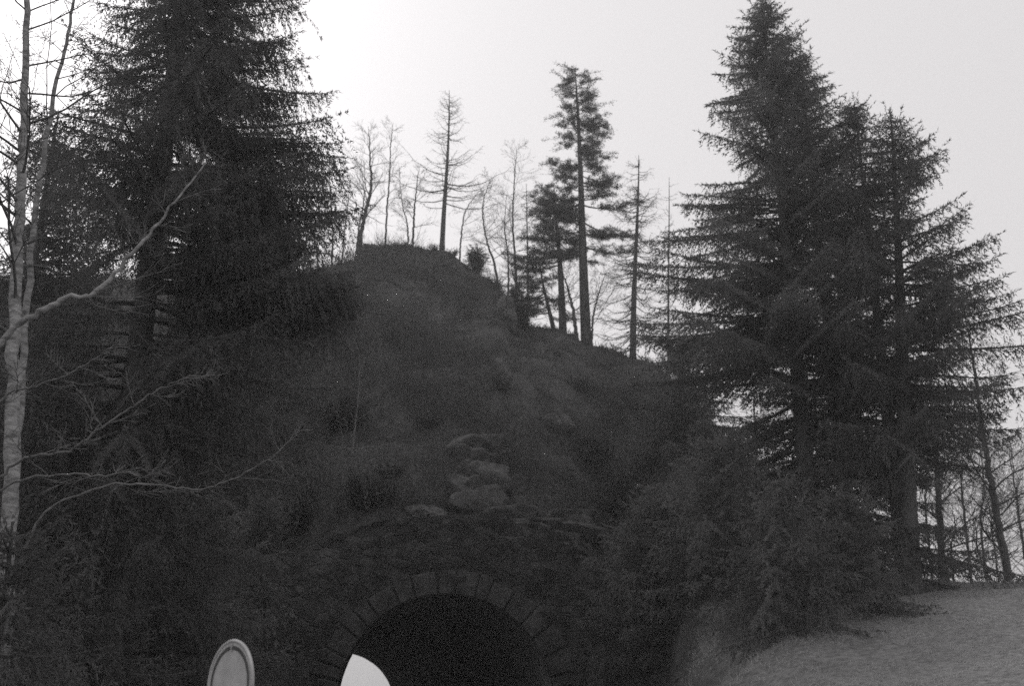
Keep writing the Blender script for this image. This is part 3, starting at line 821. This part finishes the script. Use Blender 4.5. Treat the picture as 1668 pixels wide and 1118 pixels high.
BT = [
 ('bare crooked tree on the left of the hilltop, the stoutest stem there', [(582, 418), (592, 360), (604, 310), (603, 260), (600, 205)], 54.5, .13, dict(nb=26, spread=1.0)),
 ('thin bare stem leaning right beside the stoutest hilltop tree', [(578, 418), (585, 370), (593, 320), (588, 270)], 55, .06, dict(nb=12)),
 ('straight thin bare tree between the stout crooked tree and the larch', [(627, 403), (630, 350), (634, 290), (637, 230), (640, 200)], 57, .06, dict(nb=18, spread=.6)),
 ('bare tree growing from the knoll front with a curved forked stem', [(664, 470), (664, 420), (664, 370), (655, 330), (650, 270)], 53.5, .06, dict(nb=18, spread=.7)),
 ('thin bare tree right of the forked one and left of the larch', [(672, 405), (674, 360), (678, 310), (683, 270)], 56, .07, dict(nb=14, spread=.7)),
 ('small bare stem close to the right of the larch trunk', [(748, 420), (752, 380), (760, 340), (790, 300)], 56, .05, dict(nb=12)),
 ('bare arching tree right of the hilltop juniper', [(815, 470), (805, 430), (790, 380), (787, 330), (800, 290)], 53.5, .07, dict(nb=20)),
 ('tall faint bare birch behind the hollow between knoll and pines', [(842, 520), (840, 440), (835, 360), (838, 290), (842, 240)], 58, .08, dict(nb=24, spread=.8)),
 ('bare birch with rising twigs left of the short pine', [(826, 500), (828, 430), (822, 370), (826, 310)], 57, .06, dict(nb=18, spread=.8)),
 ('many-stemmed bare tree at the foot of the pines', [(856, 528), (852, 490), (838, 455), (830, 425)], 51.5, .08, dict(nb=22, spread=1.3)),
 ('crooked bare shrub between the two straight pine trunks', [(940, 545), (934, 510), (925, 470), (915, 440)], 50, .10, dict(nb=22, spread=1.6)),
 ('bare spreading tree right of the tallest pine trunk', [(962, 562), (966, 520), (975, 480), (988, 440)], 50, .06, dict(nb=20, spread=1.6)),
 ('slim bare tree on the ridge at the tips of the huge spruce boughs', [(540, 434), (542, 390), (540, 340), (538, 290)], 54, .06, dict(nb=18, spread=.6)),
 ('second slim bare tree on the ridge, left beside the crooked one', [(556, 430), (560, 390), (566, 340), (570, 280)], 55, .05, dict(nb=16, spread=.6)),
 ('twiggy bare tree on the left ridge close by the huge spruce', [(520, 440), (516, 400), (522, 360), (518, 320)], 53, .05, dict(nb=14)),
 ('low spreading bare shrub on the left shoulder of the hilltop', [(560, 432), (545, 418), (520, 412), (500, 408)], 53.5, .05, dict(nb=16, spread=2.0)),
 ('bare sapling in front of the hilltop knoll on its left', [(592, 470), (590, 440), (592, 410), (588, 380)], 52, .035, dict(nb=8, tmat='pale_twig')),
]
for i, (lab, path, Y, r0, kw) in enumerate(BT):
    bare_tree('bare_tree', lab, path, Y, 100 + i, r0, group='leafless trees on the hilltop', **kw)

bush('juniper', 'small upright dark juniper on the right edge of the hilltop', 772, 55, 1.1, 2.0, 61)
bush('juniper', 'dark round evergreen bush in the hollow left of the pines', 836, 52.4, 1.3, 2.2, 62)
bush('juniper', 'low dark evergreen bush just below the round one', 850, 50.9, 0.9, 1.6, 63)

# --- faint bare wood beyond the pale bank at the right
BR = [
 ('bare tree with an upright dark trunk in the opening under the broad spruce', [(1538, 960), (1533, 880), (1527, 780), (1520, 680), (1512, 560)], 40, .16, dict(nb=34, spread=.7)),
 ('leaning bare tree trunk at the right edge beyond the pale bank', [(1648, 960), (1628, 860), (1606, 740), (1590, 620), (1570, 500)], 36, .15, dict(nb=34, spread=.7)),
 ('thin bare tree between the upright and the leaning trunk beyond the bank', [(1578, 960), (1574, 870), (1566, 780), (1572, 690)], 46, .07, dict(nb=36, spread=1.0)),
 ('faint bare tree just left of the leaning trunk beyond the bank', [(1605, 960), (1600, 880), (1603, 800), (1595, 700)], 50, .07, dict(nb=40, spread=1.0)),
 ('faint bare tree just right of the layered spruce trunk beyond the bank', [(1515, 960), (1512, 880), (1508, 800), (1512, 700)], 48, .07, dict(nb=40, spread=1.0)),
 ('twiggy bare tree seen through the gap left of the layered spruce trunk', [(1410, 930), (1415, 850), (1408, 770), (1412, 680)], 44, .07, dict(nb=40, spread=1.0)),
 ('small bare tree leaning left at the far right beyond the bank', [(1680, 960), (1665, 880), (1655, 800), (1640, 720)], 44, .07, dict(nb=40, spread=1.0)),
 ('bare twiggy tree behind the gap between the tallest and the layered spruce', [(1300, 860), (1290, 780), (1300, 700), (1290, 620)], 46, .08, dict(nb=40, spread=1.0)),
 ('bare twiggy tree behind the lower boughs of the tallest spruce', [(1225, 800), (1232, 720), (1228, 660), (1235, 580)], 48, .07, dict(nb=36, spread=1.0)),
 ('short twiggy thicket tree right behind the crest of the pale bank', [(1556, 958), (1550, 910), (1556, 860), (1550, 820)], 38, .04, dict(nb=40, spread=1.5)),
 ('short twiggy tree at the crest of the bank near the leaning trunk', [(1625, 958), (1622, 910), (1615, 860), (1618, 810)], 40, .04, dict(nb=40, spread=1.5)),
]
for i, (lab, path, Y, r0, kw) in enumerate(BR):
    bare_tree('bare_tree', lab, path, Y, 200 + i, r0, group='leafless trees beyond the bank', t0=.12, **kw)

# --- birches and pale bent stems near the left edge
bare_tree('birch_tree', 'pale birch trunk rising along the left edge of the picture', [(6, 1300), (12, 900), (22, 560), (34, 300), (42, 120), (40, -160), (36, -400)], 14, 301, .11,
          tmat='birch', mat='twig', nb=30, t0=.35, spread=.55, ang=.9)
bare_tree('birch_tree', 'pale forked birch stem beside the left edge birch, leaning right', [(10, 1290), (24, 800), (50, 420), (80, 200), (118, 20), (150, -200)], 14.6, 302, .06,
          tmat='birch', mat='twig', nb=22, t0=.35, spread=.6)
bare_tree('leaning_birch', 'crooked pale birch stem leaning far right in front of the huge spruce', [(-150, 1340), (-125, 900), (-85, 680), (0, 555), (58, 512), (105, 488), (150, 480), (190, 442), (228, 398), (256, 368), (300, 310), (345, 252)],
          [11, 11, 11, 11, 11, 11.1, 11.1, 11.2, 11.2, 11.3, 11.4, 11.5], 303, .038, tmat='birch', mat='pale_twig', nb=15, t0=.5, spread=.35, levels=2)
bare_tree('bare_sapling', 'thin pale sapling rising in front of the huge spruce, near its trunk', [(275, 1290), (272, 900), (276, 600), (272, 430), (262, 300), (250, 200)], 20.5, 304, .016, tmat='bark', mat='pale_twig', nb=12, t0=.4, spread=.4, levels=2)
STEMS = [
 ('long bent bare stem crossing the dark lower left', [(-60, 1330), (-40, 900), (20, 760), (110, 735), (175, 690), (250, 640), (325, 605)], 10.5),
 ('bare stem arching to the right over the lower left slope', [(-60, 1300), (40, 900), (150, 800), (250, 790), (330, 798), (400, 770), (450, 740), (485, 700)], 13.5),
 ('short crooked pale stem with knotty fork in the lower left', [(-110, 1330), (-70, 900), (0, 800), (95, 774), (170, 777), (208, 770), (232, 778), (270, 750)], 12.5),
 ('thin bare stem slanting up at the left edge below the leaning birch', [(-80, 1330), (-70, 800), (0, 655), (60, 630), (130, 600), (190, 560)], 11.5),
]
for i, (lab, path, Y) in enumerate(STEMS):
    bare_tree('bent_stem', lab, path, Y, 320 + i, .012, tmat='pale_twig', mat='pale_twig', nb=12, t0=.35, spread=.25, levels=2, cat='stem')
HS = [
 ('tall thin bare sapling on the left of the hill face', [(572, 755), (578, 700), (584, 640), (586, 580)]),
 ('thin bare sapling on the slope by the dark boughs of the left spruce', [(655, 470), (640, 560)]),
]
bare_tree('bare_sapling', HS[0][0], HS[0][1], surf_at(572, 755), 340, .03, tmat='pale_twig', mat='pale_twig', nb=8, levels=2)

# bushes and brambles on the slope
BU = [
 (700, 700, 1.8, .9, 'low scrub bush on the hill face up left of the broken rock face', 0), (820, 640, 2.0, 1.0, 'low scrub bush high in the middle of the hill face', 0),
 (960, 760, 2.2, 1.2, 'dark scrub bush on the right flank above the tunnel', 1), (1010, 860, 2.0, 1.3, 'dark scrub bush right of the tunnel at mid slope', 1),
 (600, 830, 2.0, 1.2, 'dark scrub bush above the loose stones', 1), (560, 700, 2.4, 1.3, 'scrub bush on the left flank below the spruce boughs', 1),
 (690, 905, 1.2, .6, 'small bush hanging over the crown of the tunnel arch from the left', 1), (800, 915, 1.3, .7, 'small bush hanging over the tunnel arch from the right', 1),
 (520, 560, 2.6, 1.5, 'dark bush on the left shoulder under the spruce boughs', 1), (640, 560, 1.6, .8, 'low scrub bush under the hilltop knoll', 0),
 (950, 640, 1.8, .9, 'low scrub bush on the right shoulder below the pines', 0), (1060, 680, 2.4, 1.6, 'dark bush on the right shoulder below the sparse larch', 1),
 (900, 960, 1.4, .9, 'small bush beside the tunnel arch on its right', 1), (492, 1020, 1.4, 1.0, 'small bush up the slope between the round sign and the arch', 1),
 (616, 408, 1.0, .5, 'tuft-like scrub bush on the skyline at the left of the hilltop', 0), (650, 405, 1.3, .45, 'low scrub bush on the skyline left of the bare larch', 0), (700, 408, 1.1, .5, 'low scrub bush on the skyline at the foot of the bare larch', 0), (735, 416, 1.2, .5, 'low scrub bush on the skyline right of the bare larch', 0),
 (1075, 900, 2.2, 1.3, 'dark bush where the pale bank meets the slope by the tunnel', 1), (1075, 1040, 1.8, 1.1, 'low dark bush at the foot of the pale bank near the tunnel', 1),
 (500, 850, 2.0, 1.4, 'dark bush on the slope left of the loose stones', 1),
]
for i, (px, py, w_, h_, lab, lf) in enumerate(BU):
    Y = surf_at(px, py); bush('bush', lab, px, Y, w_, h_, 400 + i, leafy=bool(lf), group='bushes on the hill face')


# ------------------------------------------------------------------ grass
def grass(name, mask_px, n, seed, mat, ln, wd, rmax=60):
    rng = np.random.default_rng(seed)
    x = rng.uniform(-30, 30, n * 4); y = rng.uniform(9, rmax, n * 4)
    az = np.arctan2(x, y); r = np.hypot(x, y)
    lo, hi = [math.atan((p - W / 2) / HF) for p in mask_px]
    rr = np.interp(az, R_AZ, R_R)
    ok = (az > lo) & (az < hi) & (r < rr + 0.8) & (vnoise(x * .7, y * .7, seed) + .5 * vnoise(x * 2.3, y * 2.3, seed + 1) > 0.45 + 0.4 * rng.random(len(x)))
    x = x[ok]; y = y[ok]; z = hz(x, y); ok = z > 0.05; ok &= ~((np.abs(x - axis_x(y)) < 3.8) & (y < 32.5)); x, y, z = x[ok][:n], y[ok][:n], z[ok][:n]
    P = np.stack([x, y, z - .03], 1); m = len(P)
    D = rng.normal(size=(m, 3)) * (.55, .55, .2) + (0.1, -.25, .8); D /= np.linalg.norm(D, axis=1, keepdims=True)
    Wv = np.cross(D, rng.normal(size=(m, 3))); Wv /= np.linalg.norm(Wv, axis=1, keepdims=True)
    L = ln * rng.uniform(.4, 1.5, (m, 1)) ** 1.3; w2 = wd * .5
    mid = P + D * L * .55; tip = P + D * L + np.array((0, 0, -1)) * L * .3
    V = np.stack([P - Wv * w2, P + Wv * w2, mid + Wv * w2 * .7, mid - Wv * w2 * .7, tip], 1).reshape(-1, 3)
    b = np.arange(m)[:, None] * 5
    F = np.concatenate([b + np.array([0, 1, 2]), b + np.array([0, 2, 3]), b + np.array([3, 2, 4])])
    return tag(mesh_np(name, V, F, M[mat]), {'grass': 'dark dry grass covering the hill face'}.get(name, 'short dry grass covering the bank at the lower right, colour lightened as a light veil'), 'grass', kind='stuff')


grass('grass', (-200, 1090), 110000, 7, 'grass', .34, .022)
grass('bank_grass', (1060, 1750), 150000, 8, 'pale_grass', .15, .012, 40)

def brush(n, seed):
    """countless thin stalks and dead stems standing in patches all over the hill face"""
    rng = np.random.default_rng(seed); x = rng.uniform(-32, 24, n * 5); y = rng.uniform(28, 58, n * 5)
    rr = np.interp(np.arctan2(x, y), R_AZ, R_R); r_ = np.hypot(x, y)
    ok = (r_ < rr + .6) & (vnoise(x * .45, y * .45, seed) + .4 * vnoise(x * 1.5, y * 1.5, seed + 1) > .62 + .35 * rng.random(len(x)))
    x = x[ok]; y = y[ok]; z = hz(x, y); ok = (z > .3) & ~((np.abs(x - axis_x(y)) < 4) & (y < 32.6)); x, y, z = x[ok][:n], y[ok][:n], z[ok][:n]
    m = len(x); P = np.stack([x, y, z - .05], 1); D = rng.normal(size=(m, 3)) * (.4, .4, .1) + (0, -.1, 1); L = rng.uniform(.25, 1.0, (m, 1)) ** 1.4 * 1.1
    Q = P + D * L * .6; T = Q + (D + rng.normal(size=(m, 3)) * .5 + (0, 0, -.25)) * L * .4
    U = Q + (D + rng.normal(size=(m, 3)) * .6) * L * .35
    v, f = segs_mesh(np.concatenate([P, Q, Q]), np.concatenate([Q, T, U]), np.concatenate([np.full(m, .010), np.full(m, .007), np.full(m, .006)]), np.concatenate([np.full(m, .007), np.full(m, .003), np.full(m, .003)]))
    tag(mesh_np('scrub', v, f, M['twig']), 'low tangled scrub and dead stalks over the hill face', 'scrub', kind='stuff')


brush(26000, 71)

# ------------------------------------------------------------------ round sign
sp_ = at(377, 1118, 8.4)
sign = thing('road_sign', 'round pale road sign with thin dark ring, slanting at the bottom left', 'sign', (sp_[0], sp_[1], 0))
sign.rotation_euler = (0, 0, math.radians(-47))
SR, SZ = 0.315, float(sp_[2])


def ring_mesh(r0, r1, y, n=64, depth=None):
    V = []; F = []
    for i in range(n):
        a = 2 * math.pi * i / n
        V += [(r0 * math.cos(a), y, SZ + r0 * math.sin(a)), (r1 * math.cos(a), y, SZ + r1 * math.sin(a))]
    for i in range(n):
        j = (i + 1) % n; F.append((2 * i, 2 * i + 1, 2 * j + 1, 2 * j))
    return V, F


def disc_bm(r, y0, y1, bev=0.004):
    bm = bmesh.new(); n = 64; rings = [(r - bev, y0), (r, y0 + bev), (r, y1)]
    vs = [[bm.verts.new((q * math.cos(2 * math.pi * i / n), y, SZ + q * math.sin(2 * math.pi * i / n))) for i in range(n)] for q, y in rings]
    for a, b in zip(vs[:-1], vs[1:]):
        for i in range(n): bm.faces.new((a[i], a[(i + 1) % n], b[(i + 1) % n], b[i]))
    bm.faces.new(vs[0]); bm.faces.new(list(reversed(vs[-1])))
    return bm


bm_obj('face', disc_bm(SR, -0.018, 0.0), M['sign_white'], sign)
v, f = ring_mesh(SR * 0.80, SR * 0.89, -0.0205); mesh_np('ring', v, f, M['sign_dark'], sign)
# raised outer rim
th = np.linspace(0, 2 * math.pi, 65)
v, f = tube(np.stack([SR * np.cos(th), np.full(65, -0.012), SZ + SR * np.sin(th)], 1), np.full(65, 0.014), 6); mesh_np('rim', v, f, M['sign_white'], sign, smooth=True)
for (a, b, sc) in (((0, -0.022, SZ + SR * .86), (.012, .012, .06), 0), ((SR * .88, -0.022, SZ - 0.02), (.05, .012, .02), 0)):
    bm = bmesh.new(); bmesh.ops.create_cube(bm, size=1, matrix=Matrix.Translation(a) @ Matrix.Diagonal((*b, 1)))
    bm_obj('clip', bm, M['sign_white'], sign)
v, f = tube([(0, 0.036, -0.3), (0, 0.036, SZ * .5), (0, 0.036, SZ + SR * .8)], [.03, .03, .03], 14); mesh_np('pole', v, f, M['zinc'], sign, smooth=True)
bm = bmesh.new()
bmesh.ops.create_cube(bm, size=1, matrix=Matrix.Translation((0, 0.02, SZ + .15)) @ Matrix.Diagonal((.1, .05, .03, 1)))
bmesh.ops.create_cube(bm, size=1, matrix=Matrix.Translation((0, 0.02, SZ - .15)) @ Matrix.Diagonal((.1, .05, .03, 1)))
bm_obj('bracket', bm, M['zinc'], sign)

# ------------------------------------------------------------------ thin air
hz_m = bpy.data.materials.new('air'); hz_m.use_nodes = True; t = hz_m.node_tree; t.nodes.clear()
pv = t.nodes.new('ShaderNodeVolumePrincipled'); pv.inputs['Density'].default_value = 0.0015; pv.inputs['Color'].default_value = (.92, .92, .92, 1); pv.inputs['Anisotropy'].default_value = 0.35
ou = t.nodes.new('ShaderNodeOutputMaterial'); t.links.new(pv.outputs[0], ou.inputs['Volume'])
bm = bmesh.new(); bmesh.ops.create_cube(bm, size=1, matrix=Matrix.Translation((0, 0, 24)) @ Matrix.Diagonal((1860, 1860, 50, 1)))
o = bm_obj('haze', bm, hz_m); tag(o, kind='stuff')
